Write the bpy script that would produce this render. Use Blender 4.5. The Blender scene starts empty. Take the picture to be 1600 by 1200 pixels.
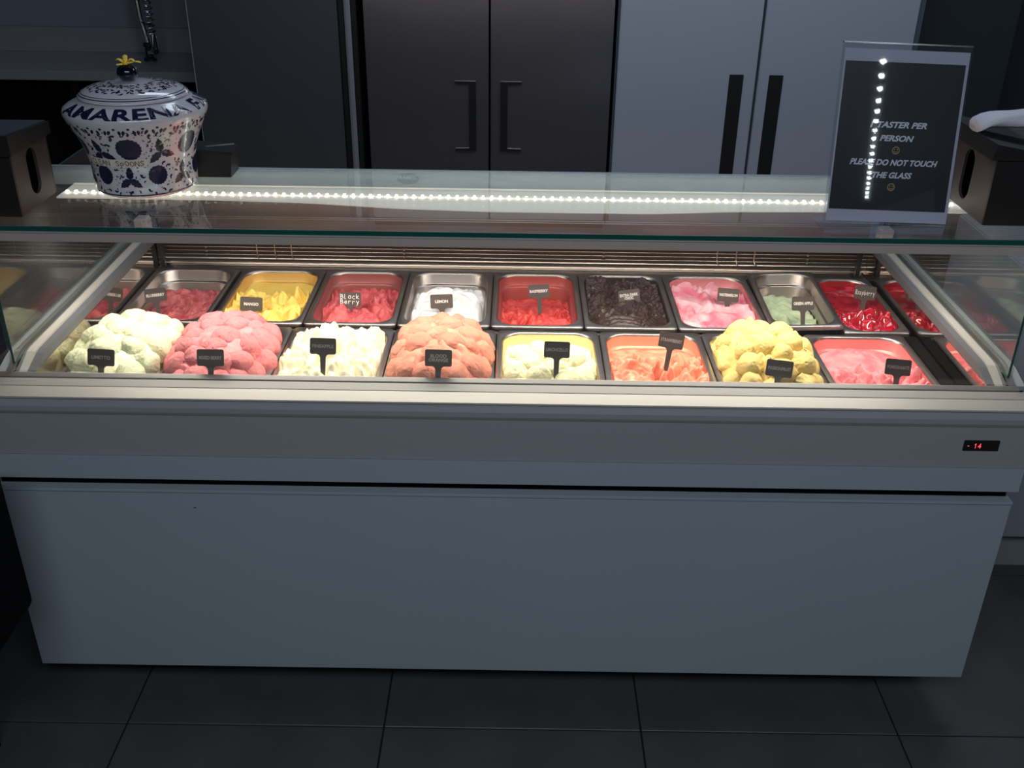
import bpy, bmesh, math, random
from mathutils import Vector, Matrix, noise
random.seed(7)
C = bpy.context.scene.collection
S = bpy.context.scene
PI = math.pi

# ------------------------------------------------------------------ camera
cam_d = bpy.data.cameras.new('camera')
cam = bpy.data.objects.new('camera', cam_d)
C.objects.link(cam)
pit, yaw, rol = math.radians(-27.851), math.radians(.124), math.radians(.783)
fw = Vector((-math.sin(yaw)*math.cos(pit), math.cos(yaw)*math.cos(pit), math.sin(pit)))
rt = Vector((math.cos(yaw), math.sin(yaw), 0))
up = rt.cross(fw)
r2 = rt*math.cos(rol) + up*math.sin(rol)
u2 = -rt*math.sin(rol) + up*math.cos(rol)
mw = Matrix((r2, u2, -fw)).transposed().to_4x4()
mw.translation = Vector((.134, 0, 1.8153))
cam.matrix_world = mw
cam_d.sensor_width = 36
cam_d.lens = 1580.8/1600*36
cam_d.clip_start = .02
S.camera = cam

# ------------------------------------------------------------------ world, lights, exposure
w = bpy.data.worlds.new('world'); S.world = w; w.use_nodes = True
w.node_tree.nodes['Background'].inputs[0].default_value = (.42, .50, .62, 1)
w.node_tree.nodes['Background'].inputs[1].default_value = .14
S.view_settings.view_transform = 'Standard'
S.view_settings.look = 'None'
S.view_settings.exposure = 0
S.view_settings.gamma = 1
S.view_settings.use_curve_mapping = False
S.cycles.max_bounces = 10
S.cycles.transparent_max_bounces = 32
S.cycles.glossy_bounces = 6
S.cycles.sample_clamp_indirect = 4.0
S.cycles.use_denoising = True

def area(name, loc, rot, sx, sy, power, col):
    l = bpy.data.lights.new(name, 'AREA'); l.shape = 'RECTANGLE'; l.size = sx; l.size_y = sy
    l.energy = power; l.color = col
    o = bpy.data.objects.new(name, l); C.objects.link(o); o.location = loc; o.rotation_euler = rot
    return o
area('shop_fill_light', (.3, -.35, 2.72), (math.radians(30), 0, 0), 2.6, .8, 44, (.80, .89, .98))  # unseen overhead fill, added for the ambient level of the shop
area('kitchen_fill_light', (.6, 3.1, 2.72), (math.radians(14), 0, 0), 3.0, .5, 25, (.75, .84, 1))  # unseen fill, added to lift the refrigerators and the sink corner
area('led_strip_light', (.115, 2.10, 1.135), (math.radians(-8), 0, 0), 1.92, .05, 14, (1, .885, .765))

# ------------------------------------------------------------------ materials
def mat(name, col, rough=.5, metal=0, bump=None, var=None, coat=0, sss=0, emit=0, aniso=0, spec=.5):
    m = bpy.data.materials.new(name); m.use_nodes = True
    n = m.node_tree.nodes; l = m.node_tree.links; b = n['Principled BSDF']
    b.inputs['Base Color'].default_value = (*col, 1)
    b.inputs['Roughness'].default_value = rough
    b.inputs['Metallic'].default_value = metal
    b.inputs['Coat Weight'].default_value = coat
    b.inputs['Specular IOR Level'].default_value = spec
    if aniso: b.inputs['Anisotropic'].default_value = aniso
    if sss:
        b.inputs['Subsurface Weight'].default_value = sss
        b.inputs['Subsurface Radius'].default_value = (.02, .012, .008)
        b.inputs['Subsurface Scale'].default_value = .12
    if emit:
        b.inputs['Emission Color'].default_value = (*col, 1)
        b.inputs['Emission Strength'].default_value = emit
    tc = n.new('ShaderNodeTexCoord')
    if var:
        sc, amt, col2 = var
        t = n.new('ShaderNodeTexNoise'); t.inputs['Detail'].default_value = 4
        mp = n.new('ShaderNodeMapping')
        mp.inputs['Scale'].default_value = sc if isinstance(sc, tuple) else (sc, sc, sc)
        t.inputs['Scale'].default_value = 1
        l.new(tc.outputs['Object'], mp.inputs[0]); l.new(mp.outputs[0], t.inputs['Vector'])
        r = n.new('ShaderNodeValToRGB')
        r.color_ramp.elements[0].position = .5-amt; r.color_ramp.elements[1].position = .5+amt
        r.color_ramp.elements[0].color = (*col, 1); r.color_ramp.elements[1].color = (*col2, 1)
        l.new(t.outputs['Fac'], r.inputs[0]); l.new(r.outputs[0], b.inputs['Base Color'])
    if bump:
        sc, st = bump
        t = n.new('ShaderNodeTexNoise'); t.inputs['Detail'].default_value = 5; t.inputs['Scale'].default_value = 1
        mp = n.new('ShaderNodeMapping')
        mp.inputs['Scale'].default_value = sc if isinstance(sc, tuple) else (sc, sc, sc)
        l.new(tc.outputs['Object'], mp.inputs[0]); l.new(mp.outputs[0], t.inputs['Vector'])
        bp = n.new('ShaderNodeBump'); bp.inputs['Strength'].default_value = st; bp.inputs['Distance'].default_value = .002
        l.new(t.outputs['Fac'], bp.inputs['Height']); l.new(bp.outputs[0], b.inputs['Normal'])
    return m

def glass(name, tint, ior=1.5, dirt=0.0, rough=0.0):
    m = bpy.data.materials.new(name); m.use_nodes = True
    n = m.node_tree.nodes; l = m.node_tree.links; n.clear()
    out = n.new('ShaderNodeOutputMaterial'); mix = n.new('ShaderNodeMixShader')
    tr = n.new('ShaderNodeBsdfTransparent'); gl = n.new('ShaderNodeBsdfGlossy')
    tr.inputs[0].default_value = (*tint, 1); gl.inputs['Roughness'].default_value = rough
    geo = n.new('ShaderNodeNewGeometry'); fr = n.new('ShaderNodeFresnel')
    mr = n.new('ShaderNodeMapRange')
    mr.inputs['To Min'].default_value = ior; mr.inputs['To Max'].default_value = 1/ior
    l.new(geo.outputs['Backfacing'], mr.inputs['Value']); l.new(mr.outputs[0], fr.inputs['IOR'])
    l.new(fr.outputs[0], mix.inputs[0]); l.new(tr.outputs[0], mix.inputs[1]); l.new(gl.outputs[0], mix.inputs[2])
    last = mix
    if dirt:
        d = n.new('ShaderNodeBsdfDiffuse'); d.inputs[0].default_value = (.8, .82, .85, 1)
        m2 = n.new('ShaderNodeMixShader'); t = n.new('ShaderNodeTexNoise'); t.inputs['Scale'].default_value = 6
        t.inputs['Detail'].default_value = 6
        mu = n.new('ShaderNodeMath'); mu.operation = 'MULTIPLY'; mu.inputs[1].default_value = dirt
        tc = n.new('ShaderNodeTexCoord'); l.new(tc.outputs['Object'], t.inputs['Vector'])
        l.new(t.outputs['Fac'], mu.inputs[0]); l.new(mu.outputs[0], m2.inputs[0])
        l.new(mix.outputs[0], m2.inputs[1]); l.new(d.outputs[0], m2.inputs[2]); last = m2
    l.new(last.outputs[0], out.inputs[0])
    return m

M = {}
M['panel'] = mat('panel_paint', (.36, .41, .46), .42, var=(3, .3, (.38, .43, .48)), bump=(300, .03))
M['panel2'] = mat('fascia_paint', (.33, .35, .37), .42, bump=(300, .03))
M['alu'] = mat('brushed_aluminium', (.50, .475, .44), .5, .25, bump=((4, 300, 300), .05))
M['alu_dk'] = mat('dark_aluminium', (.30, .29, .28), .4, .6)
M['gasket'] = mat('grey_gasket', (.11, .115, .13), .6)
M['steel'] = mat('pan_steel', (.44, .39, .365), .34, 1, bump=(60, .02))
M['mirror'] = mat('polished_liner_steel', (.60, .54, .49), .05, 1)
M['steel_dk'] = mat('dark_tank_steel', (.20, .18, .17), .35, .8)
M['black'] = mat('black_plastic', (.015, .014, .014), .35)
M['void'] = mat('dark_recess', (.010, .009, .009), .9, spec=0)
M['wire'] = mat('grille_wire_steel', (.62, .52, .46), .3, .9)
M['tag'] = mat('tag_plastic', (.085, .068, .062), .42, bump=(200, .05))
M['tagtext'] = mat('tag_print', (.75, .72, .70), .6)
M['tagtext_dim'] = mat('tag_print_dim', (.36, .32, .30), .6)
M['white'] = mat('white_paint_marker', (.95, .93, .92), .6)
M['glass'] = glass('clear_glass', (.93, .955, .945), 1.5, .03)
M['glass_top'] = glass('top_glass', (.93, .955, .95), 1.5, .035)
M['glass_edge'] = mat('green_glass_edge', (.012, .085, .07), .12, spec=.6)
M['acrylic'] = glass('acrylic_sheet', (.95, .96, .98), 1.49, .02, .02)
M['led'] = mat('led_chip', (1, .93, .78), .5, emit=14)
M['ceil_led'] = mat('ceiling_led', (.80, .92, 1), .5, emit=60)
M['led_tray'] = mat('led_tray_glow', (.92, .86, .76), .5, emit=.42)  # emission added so the tray looks lit by its LEDs
M['frost'] = mat('light_diffuser', (.92, .90, .86), .6, emit=.35)
M['rear_profile'] = mat('rear_profile_paint', (.34, .40, .45), .4)
M['ss_dark'] = mat('brushed_stainless_door', (.13, .132, .145), .30, .55, bump=((500, 500, 6), .05))
M['ss_gloss'] = mat('glossy_stainless_door', (.52, .50, .53), .20, .92, bump=((500, 500, 6), .04))
M['ss_mid'] = mat('stainless_trim', (.40, .40, .43), .3, .5)
M['fridge_white'] = mat('pale_grey_enamel', (.34, .365, .42), .45, bump=(100, .02))
M['wall_dark'] = mat('navy_wall', (.030, .040, .052), .6)
M['wall_back'] = mat('grey_splashback', (.26, .28, .34), .4, .2, var=(1.2, .25, (.34, .37, .43)))
M['ceiling'] = mat('ceiling_paint', (.07, .075, .085), .8)
M['tile'] = mat('floor_tile', (.062, .061, .062), .42, var=(7, .28, (.092, .090, .092)), bump=(40, .06))
M['grout'] = mat('floor_grout', (.005, .005, .005), .9)
M['ceramic'] = mat('white_glazed_ceramic', (.62, .63, .68), .14, coat=.6)
M['blue'] = mat('cobalt_glaze', (.012, .014, .052), .16, coat=.5)
M['navy'] = mat('navy_knob_glaze', (.005, .006, .018), .1, coat=.6)
M['tape'] = mat('paper_tape', (.74, .68, .60), .7)
M['ink'] = mat('black_ink', (.02, .018, .02), .6)
M['yellow'] = mat('yellow_ribbon', (.95, .72, .08), .5)
M['paper'] = mat('sign_paper_white', (.50, .50, .58), .6)
M['paper_blk'] = mat('sign_print_black', (.011, .011, .013), .35)
M['sign_txt'] = mat('sign_print_grey', (.78, .79, .86), .6)
M['emoji'] = mat('sign_print_ochre', (.55, .36, .12), .6)
M['leather'] = mat('black_textured_board', (.014, .012, .012), .45, bump=(150, .15))
M['leather_in'] = mat('grey_brown_board', (.055, .045, .043), .45, bump=(150, .15))
M['boxtop'] = mat('dark_slate_lid', (.05, .055, .075), .45)
M['napkin'] = mat('white_napkin', (.66, .68, .76), .8, bump=(80, .3))
M['seg'] = mat('red_segments', (1, .08, .1), .4, emit=1.2)
M['chrome'] = mat('chrome', (.85, .87, .92), .15, 1)
M['counter'] = mat('stainless_counter', (.45, .46, .50), .35, .5)

# ------------------------------------------------------------------ helpers
def org(p):
    v = Vector((0, 0, 0))
    while p is not None:
        v = v + Vector(p.location); p = p.parent
    return v

def obj(name, bm, m, parent=None, smooth=False, local=False):
    me = bpy.data.meshes.new(name)
    if parent is not None and not local:
        o_ = org(parent)
        bmesh.ops.translate(bm, verts=bm.verts, vec=-o_)
    bm.to_mesh(me); bm.free()
    for mm in (m if isinstance(m, (list, tuple)) else [m]): me.materials.append(mm)
    if smooth:
        for p in me.polygons: p.use_smooth = True
    o = bpy.data.objects.new(name, me); C.objects.link(o)
    if parent is not None: o.parent = parent
    return o

def obj_origin(o, at):
    """move the mesh origin of a parentless object to a point"""
    at = Vector(at)
    o.data.transform(Matrix.Translation(-at)); o.location = at
    return o

def tag(o, label=None, cat=None, group=None, kind=None):
    if label: o['label'] = label
    if cat: o['category'] = cat
    if group: o['group'] = group
    if kind: o['kind'] = kind
    return o

def thing(name, label, cat, loc=(0, 0, 0), group=None):
    o = bpy.data.objects.new(name, None); o.empty_display_size = .05
    C.objects.link(o); o.location = loc
    return tag(o, label, cat, group)

def box(bm, x0, x1, y0, y1, z0, z1, bev=0, seg=2):
    vs = [bm.verts.new((x, y, z)) for z in (z0, z1) for y in (y0, y1) for x in (x0, x1)]
    fs = [bm.faces.new([vs[i] for i in f]) for f in ((0, 2, 3, 1), (4, 5, 7, 6), (0, 1, 5, 4), (2, 6, 7, 3), (0, 4, 6, 2), (1, 3, 7, 5))]
    if bev:
        es = list({e for f in fs for e in f.edges})
        bmesh.ops.bevel(bm, geom=es, offset=bev, segments=seg, affect='EDGES', clamp_overlap=True)
    return bm

def B(*a, bev=0, seg=2):
    return box(bmesh.new(), *a, bev=bev, seg=seg)

def prism_x(bm, prof, x0, x1):
    """closed polygon of (y, z) extruded along x"""
    a = [bm.verts.new((x0, y, z)) for y, z in prof]; b = [bm.verts.new((x1, y, z)) for y, z in prof]
    n = len(prof)
    bm.faces.new(a); bm.faces.new(b[::-1])
    for i in range(n): bm.faces.new((a[i], b[i], b[(i+1) % n], a[(i+1) % n]))
    bmesh.ops.recalc_face_normals(bm, faces=bm.faces)
    return bm

def prism_y(bm, prof, y0, y1):
    """closed polygon of (x, z) extruded along y"""
    a = [bm.verts.new((x, y0, z)) for x, z in prof]; b = [bm.verts.new((x, y1, z)) for x, z in prof]
    n = len(prof)
    bm.faces.new(a); bm.faces.new(b[::-1])
    for i in range(n): bm.faces.new((a[i], b[i], b[(i+1) % n], a[(i+1) % n]))
    bmesh.ops.recalc_face_normals(bm, faces=bm.faces)
    return bm

def tube(bm, pts, r, seg=8):
    pts = [Vector(p) for p in pts]; rings = []
    for i, p in enumerate(pts):
        d = (pts[min(i+1, len(pts)-1)] - pts[max(i-1, 0)]).normalized()
        a = d.cross(Vector((0, 0, 1)))
        if a.length < 1e-3: a = d.cross(Vector((1, 0, 0)))
        a.normalize(); b = d.cross(a)
        rr = r[i] if isinstance(r, (list, tuple)) else r
        rings.append([bm.verts.new(p + (a*math.cos(t) + b*math.sin(t))*rr) for t in (2*PI*k/seg for k in range(seg))])
    for i in range(len(rings)-1):
        for k in range(seg):
            bm.faces.new((rings[i][k], rings[i][(k+1) % seg], rings[i+1][(k+1) % seg], rings[i+1][k]))
    bm.faces.new(rings[0][::-1]); bm.faces.new(rings[-1])
    bmesh.ops.recalc_face_normals(bm, faces=bm.faces)
    return bm

def lathe(bm, prof, cx, cy, seg=64):
    rings = []
    for r, z in prof:
        rings.append([bm.verts.new((cx + r*math.cos(2*PI*k/seg), cy + r*math.sin(2*PI*k/seg), z)) for k in range(seg)])
    for i in range(len(rings)-1):
        for k in range(seg):
            bm.faces.new((rings[i][k], rings[i][(k+1) % seg], rings[i+1][(k+1) % seg], rings[i+1][k]))
    bm.faces.new(rings[0][::-1]); bm.faces.new(rings[-1])
    bmesh.ops.recalc_face_normals(bm, faces=bm.faces)
    return bm

# 2-D decals: (verts, faces)
def text2d(body, size, bold=0, shear=0, ax='CENTER', space=1):
    cu = bpy.data.curves.new('t', 'FONT'); cu.body = body; cu.size = size; cu.offset = bold
    cu.shear = shear; cu.align_x = ax; cu.align_y = 'CENTER'; cu.resolution_u = 3; cu.space_character = space
    cu.space_line = .85
    o = bpy.data.objects.new('t', cu); C.objects.link(o)
    bpy.context.view_layer.update()
    me = bpy.data.meshes.new_from_object(o.evaluated_get(bpy.context.evaluated_depsgraph_get()))
    v = [(p.co.x, p.co.y) for p in me.vertices]; f = [tuple(p.vertices) for p in me.polygons]
    bpy.data.objects.remove(o); bpy.data.meshes.remove(me); bpy.data.curves.remove(cu)
    if v:
        cy = (max(p[1] for p in v) + min(p[1] for p in v))/2; cx = (max(p[0] for p in v) + min(p[0] for p in v))/2
        v = [(p[0]-cx, p[1]-cy) for p in v]
    return v, f

GL = {'C': ['60,65,30,70,8,50,8,20,30,0,60,6'], 'L': ['10,75,10,0,55,0'], 'E': ['50,70,10,70,10,0,55,0', '10,36,45,36'],
      'A': ['0,0,30,72,60,0', '12,26,50,26'], 'N': ['6,0,6,72,56,0,56,72'], 'S': ['55,62,30,72,10,56,30,38,52,22,34,0,6,8'],
      'p': ['10,45,10,-30', '10,40,34,48,50,30,36,6,10,10'], 'O': ['30,0,6,20,6,50,30,70,54,50,54,20,30,0'],
      'B': ['8,0,8,72,40,68,44,50,10,38,48,32,50,10,8,0'], 'l': ['12,74,12,0,30,0'], 'a': ['45,44,20,48,6,24,20,0,44,12,46,46,48,0'],
      'c': ['44,40,22,48,8,24,22,0,46,6'], 'k': ['8,74,8,0', '42,46,10,22,46,0'], 'e': ['8,24,44,26,38,46,16,44,8,20,24,0,46,8'],
      'r': ['8,46,10,0', '10,28,26,46,44,42'], 'y': ['6,46,24,8', '48,46,14,-30'], 'R': ['8,0,10,74,42,70,42,46,12,36,54,0'],
      's': ['42,40,20,48,12,34,36,20,30,0,6,6'], 'b': ['8,74,8,2,34,0,46,22,30,44,10,36'], ' ': [],
      '1': ['6,56,22,72,22,0'], '4': ['40,0,40,72,6,24,54,24'], '-': ['4,36,40,36']}
def strokes2d(body, h, wd, jitter=0.0):
    k = h/74; V = []; F = []; x = 0
    rnd = random.Random(hash(len(body)*7+3) & 255)
    for ch in body:
        dy = rnd.uniform(-1, 1)*jitter*h
        for s in GL.get(ch, []):
            q = [float(t) for t in s.split(',')]
            pts = [(x + q[i]*k, q[i+1]*k + dy) for i in range(0, len(q), 2)]
            for a, b in zip(pts, pts[1:]):
                dx, dz = b[0]-a[0], b[1]-a[1]; L = math.hypot(dx, dz) or 1
                ux, uz = dx/L*wd*.35, dz/L*wd*.35; nx, nz = -dz/L*wd/2, dx/L*wd/2
                i0 = len(V)
                V += [(a[0]-ux+nx, a[1]-uz+nz), (a[0]-ux-nx, a[1]-uz-nz), (b[0]+ux-nx, b[1]+uz-nz), (b[0]+ux+nx, b[1]+uz+nz)]
                F.append((i0, i0+1, i0+2, i0+3))
        x += (66*k if ch != ' ' else 40*k)
    cx = x/2
    return [(a-cx, b-h/2) for a, b in V], F

def decal(bm, vf, fn, cuts=0):
    v, f = vf
    t = bmesh.new()
    vs = [t.verts.new((a, b, 0)) for a, b in v]
    for q in f:
        try: t.faces.new([vs[i] for i in q])
        except ValueError: pass
    if cuts:
        bmesh.ops.triangulate(t, faces=t.faces)
        bmesh.ops.subdivide_edges(t, edges=[e for e in t.edges if e.calc_length() > cuts], cuts=2)
    t.verts.index_update()
    m_ = [bm.verts.new(fn(p.co.x, p.co.y)) for p in t.verts]
    for q in t.faces:
        try: bm.faces.new([m_[p.index] for p in q.verts])
        except ValueError: pass
    t.free()

def disc2d(cx, cy, rfun, n=20, rings=(0, .5, 1)):
    V = [(cx, cy)]; F = []
    for rr in rings[1:]:
        for k in range(n):
            t = 2*PI*k/n; r = rfun(t)*rr
            V.append((cx + r*math.cos(t), cy + r*math.sin(t)))
    for k in range(n): F.append((0, 1+k, 1+(k+1) % n))
    for j in range(1, len(rings)-1):
        a = 1+(j-1)*n; b = 1+j*n
        for k in range(n): F.append((a+k, b+k, b+(k+1) % n, a+(k+1) % n))
    return V, F

def rot2(vf, ang, dx, dy, sx=1, sy=1):
    c, s = math.cos(ang), math.sin(ang)
    return [(dx + a*sx*c - b*sy*s, dy + a*sx*s + b*sy*c) for a, b in vf[0]], vf[1]

# ================================================================== the room
fl = obj('floor', B(-3.2, 5.6, -10, 5.3, -.03, -.004), M['grout']); tag(fl, kind='structure')
tile_me = None
for i in range(-4, 5):
    for j in range(-2, 7):
        x0 = -.158 + .6*i; y0 = 1.712 + .6*(j-2)
        if y0 < .4 or y0 > 4.9: continue
        if tile_me is None:
            t = obj('tile', B(.0018, .5982, .0018, .5982, -.004, 0, bev=.0012, seg=1), M['tile'], fl, local=True)
            tile_me = t.data
        else:
            t = bpy.data.objects.new('tile', tile_me); C.objects.link(t); t.parent = fl
        t.location = (x0, y0, 0)
tag(obj('wall_back', B(-3.2, 3.2, 5.2, 5.3, 0, 2.8), M['wall_back']), kind='structure')
tag(obj('wall_right', B(2.35, 2.45, -1, 5.2, 0, 2.8), M['wall_dark']), kind='structure')
tag(obj('wall_left', B(-3.3, -3.2, -10, 5.3, 0, 2.8), M['wall_dark']), kind='structure')
tag(obj('ceiling', B(-3.3, 5.6, -10, 5.3, 2.8, 2.86), M['ceiling']), kind='structure')
# dark side wall behind the white refrigerator
tag(obj('trim_1', B(1.80, 2.35, 4.75, 4.80, 0, 2.8), M['wall_dark']), kind='structure')

# ================================================================== the display freezer
XL, XR = -.964, 1.193
FZ = thing('display_freezer', 'long pale grey gelato display freezer with glass top', 'freezer', ((XL+XR)/2, 2.2, 0))
YF = 1.789
obj('lower_panel', B(XL, XR, YF-.004, YF+.018, .111, .600, bev=.0015), M['panel'], FZ)
obj('panel_top_edge', B(XL, XR, YF-.008, YF+.018, .6005, .608, bev=.002), M['panel'], FZ)
obj('recess', B(XL+.004, XR-.004, YF+.022, YF+.05, .598, .640), M['void'], FZ)
obj('trim_strip', prism_x(bmesh.new(), [(YF-.006, .634), (YF+.025, .634), (YF+.025, .688), (YF-.006, .688)], XL-.004, XR+.004), M['panel'], FZ)
obj('fascia', B(XL-.006, XR+.006, YF, YF+.02, .6895, .786), M['panel2'], FZ)
obj('fascia_lip', prism_x(bmesh.new(), [(YF+.02, .7875), (YF-.002, .7875), (YF-.005, .795), (YF-.005, .806), (YF-.001, .816), (YF+.008, .822), (YF+.03, .822)], XL-.006, XR+.006), M['panel2'], FZ)
# rim of three aluminium strips with dark joints between
obj('rim_strip', prism_x(bmesh.new(), [(YF-.002, .8225), (YF-.001, .826), (1.8175, .8345), (1.8175, .824)], XL-.002, XR+.001), M['alu'], FZ)
obj('rim_strip', prism_x(bmesh.new(), [(1.8195, .826), (1.8195, .8355), (1.8365, .8430), (1.8375, .8420), (1.8375, .826)], XL+.010, XR-.010), M['alu'], FZ)
obj('rim_strip', prism_x(bmesh.new(), [(1.8405, .826), (1.8405, .8450), (1.8500, .8485), (1.8530, .8485), (1.8530, .826)], XL+.018, XR-.020), M['alu_dk'], FZ)
obj('rim_core', B(XL+.03, XR-.03, YF+.012, 1.850, .80, .825), M['void'], FZ)
# temperature display
D = obj('temperature_display', B(1.060, 1.133, YF-.003, YF+.004, .731, .7555, bev=.001), M['black'], FZ)
bm = bmesh.new()
v_, f_ = strokes2d('14', .0105, .0016); decal(bm, (v_, f_), lambda a, b: (1.089 + a*.8, YF-.0034, .7435 + b))
v_, f_ = strokes2d('-', .008, .0014); decal(bm, (v_, f_), lambda a, b: (1.070 + a*.7, YF-.0034, .7435 + b))
obj('red_digits', bm, M['seg'], D)
obj('paint_chip', B(-.547, -.542, YF-.0048, YF-.0038, .561, .563), M['black'], FZ)
# body behind the panels
obj('body_shell', B(XL+.012, XR-.012, YF+.052, 2.75, .13, .60), M['steel_dk'], FZ)
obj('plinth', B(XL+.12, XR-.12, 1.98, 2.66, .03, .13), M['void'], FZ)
for x in (XL+.2, XR-.2):
    for y in (2.02, 2.6):
        obj('leg', lathe(bmesh.new(), [(.026, 0), (.026, .006), (.014, .010), (.014, .035)], x, y, 16), M['black'], FZ)
# inner liner
LI, RI = -.8560, 1.110
obj('tank_floor', B(LI, RI, 1.855, 2.66, .604, .612), M['steel_dk'], FZ)
obj('side_liner', B(LI-.010, LI, 1.855, 2.66, .613, .849), M['mirror'], FZ)
obj('side_liner', B(RI, RI+.010, 1.855, 2.66, .613, .849), M['mirror'], FZ)
obj('rear_liner', B(LI, RI, 2.66, 2.668, .613, .792), M['mirror'], FZ)
obj('side_body', B(XL+.002, LI-.011, 1.860, 2.75, .602, .848), M['steel_dk'], FZ)
obj('side_body', B(RI+.011, XR-.002, 1.860, 2.75, .602, .848), M['steel_dk'], FZ)
# side frame bars at rim height
for s, x0 in ((-1, LI), (1, RI)):
    def xx(a, b): return (x0+s*a, x0+s*b) if s > 0 else (x0+s*b, x0+s*a)
    def bar(nm, a, b, zt, m_):
        a, b = xx(a, b)
        obj(nm, prism_x(bmesh.new(), [(1.8535, .838), (1.8535, .8480), (1.905, zt-.003), (1.925, zt), (2.64, zt), (2.64, .8495), (1.90, .8495)], a, b), M[m_], FZ)
    bar('side_gasket', .0002, .0165, .8690, 'gasket'); bar('side_rail', .0175, .0345, .873, 'alu'); bar('side_rail', .0355, .0415, .870, 'alu_dk')
    a, b = xx(.042, .0470); g = obj('end_glass', B(a, b, 1.862, 2.64, .862, 1.1735), [M['glass'], M['glass_edge']], FZ)
    for p in g.data.polygons:
        if abs(p.normal.x) < .5: p.material_index = 1
    bar('side_rail', .0475, .0605, .872, 'alu_dk'); bar('side_rail', .0615, .079, .866, 'panel2')
    a, b = xx(.004, .040); obj('corner_post', B(a, b, 2.60, 2.64, .874, .925, bev=.004), M['alu'], FZ)
# rear wall with the air grille
obj('grille_back', B(LI, RI, 2.70, 2.705, .785, .90), mat('air_duct_brown', (.07, .045, .038), .5, .3), FZ)
obj('grille_sill', B(LI, RI, 2.650, 2.70, .788, .7925), M['steel_dk'], FZ)
obj('rear_upper_panel', B(LI, RI, 2.672, 2.680, .875, .985), M['steel_dk'], FZ)
for z, r in ((.7995, .0024), (.785, .0020)):
    obj('air_rail', tube(bmesh.new(), [(LI+.001, 2.648, z), (RI-.001, 2.648, z)], r, 6), M['wire'], FZ)
for k, z in enumerate((.808, .819, .830, .841, .852, .863, .874, .912, .918)):
    obj('grille_wire', tube(bmesh.new(), [(LI+.001, 2.655+.001*(k % 2), z), (RI-.001, 2.655+.001*(k % 2), z)], .0009 if k < 7 else .0014, 6), M['wire'], FZ)
def gx(px): return .123 + (px-800)*.00178
for px in (402, 430, 456, 1120, 1150, 1178):
    x = gx(px)
    obj('grille_stay', tube(bmesh.new(), [(x, 2.653, .875), (x, 2.653, .812), (x+.003, 2.646, .803), (x+.006, 2.640, .801)], .0016, 6), M['wire'], FZ)
for px in (323, 632, 943, 1261):
    x = gx(px)
    bm = bmesh.new()
    for z in (.808, .819, .830, .841): bmesh.ops.create_icosphere(bm, subdivisions=1, radius=.0034, matrix=Matrix.Translation((x, 2.652, z)))
    obj('wire_clip', bm, M['wire'], FZ)
for x in (-.846, 1.082):
    obj('rail_hanger', B(x-.006, x+.006, 2.632, 2.646, .775, .86), M['black'], FZ)
# pan supports
obj('pan_support', B(LI+.002, RI-.002, 2.236, 2.246, .742, .772), M['steel_dk'], FZ)
obj('pan_support', B(LI+.002, RI-.002, 2.618, 2.657, .760, .772), M['steel'], FZ)
obj('pan_support', B(LI+.002, RI-.002, 1.851, 1.880, .760, .772), M['steel'], FZ)
obj('gap_shade_strip', B(1.0770, 1.1095, 1.885, 2.235, .758, .782, bev=.003), M['void'], FZ)  # black strip standing in for the shade of the gap beside the pans
# glass front and top
g = obj('front_glass', B(LI-.047, RI+.047, 1.8535, 1.8575, .850, 1.153), [M['glass'], M['glass_edge']], FZ)
obj('top_profile', prism_x(bmesh.new(), [(1.798, 1.1535), (1.828, 1.1535), (1.828, 1.1735), (1.802, 1.1735), (1.798, 1.1700)], -1.03, 1.26), mat('warm_aluminium', (.62, .52, .47), .4, .3), FZ)
obj('top_profile_bead', B(-1.03, 1.26, 1.7955, 1.8012, 1.1712, 1.1738), M['alu'], FZ)
g = obj('top_glass', B(-1.035, 1.265, 1.795, 2.196, 1.1745, 1.184), [M['glass_top'], M['glass_edge']], FZ)
for p in g.data.polygons:
    if abs(p.normal.z) < .5 and p.normal.y < .5: p.material_index = 1
obj('rear_profile', B(-1.03, 1.26, 2.1965, 2.206, 1.142, 1.1845, bev=.001), M['rear_profile'], FZ)
# oval badge on the rear profile
bm = bmesh.new(); decal(bm, disc2d(0, 0, lambda t: 1, 32, (0, 1)), lambda a, b: (-.108 + a*.025, 2.1955, 1.166 + b*.0125))
BD = obj('oval_badge', bm, mat('badge_grey', (.20, .25, .29), .4), FZ)
bm = bmesh.new(); decal(bm, text2d('FRAMEC', .0125, .0003, .3), lambda a, b: (-.110 + a, 2.1948, 1.170 + b))
obj('badge_lettering', bm, mat('badge_print', (.42, .50, .54), .5), BD)
# LED lighting under the rear of the top glass
bm = bmesh.new()
N = 60
def ledfront(x):  # wavy front edge shapes a curved reflection into the tray
    px = 790 + (x-.12)*715
    pts = [(90, 2.095), (330, 2.095), (480, 2.085), (620, 2.055), (760, 2.043), (1000, 2.043), (1130, 2.066), (1300, 2.075), (1700, 2.08)]
    for (a, ya), (b, yb) in zip(pts, pts[1:]):
        if a <= px <= b: return ya + (yb-ya)*(px-a)/(b-a)
    return pts[0][1] if px < 90 else pts[-1][1]
ra = []
for i in range(N+1):
    x = LI+.004 + (RI-LI-.008)*i/N
    y = ledfront(x)
    ra.append([bm.verts.new(p) for p in ((x, y, 1.1425), (x, 2.19, 1.1425), (x, 2.19, 1.1455), (x, y, 1.1455))])
for a, b in zip(ra, ra[1:]):
    for k in range(4): bm.faces.new((a[k], a[(k+1) % 4], b[(k+1) % 4], b[k]))
bm.faces.new(ra[0]); bm.faces.new(ra[-1][::-1])
bmesh.ops.recalc_face_normals(bm, faces=bm.faces)
TR = obj('led_tray', bm, M['led_tray'], FZ)
bm = bmesh.new()
n = 104
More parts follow.
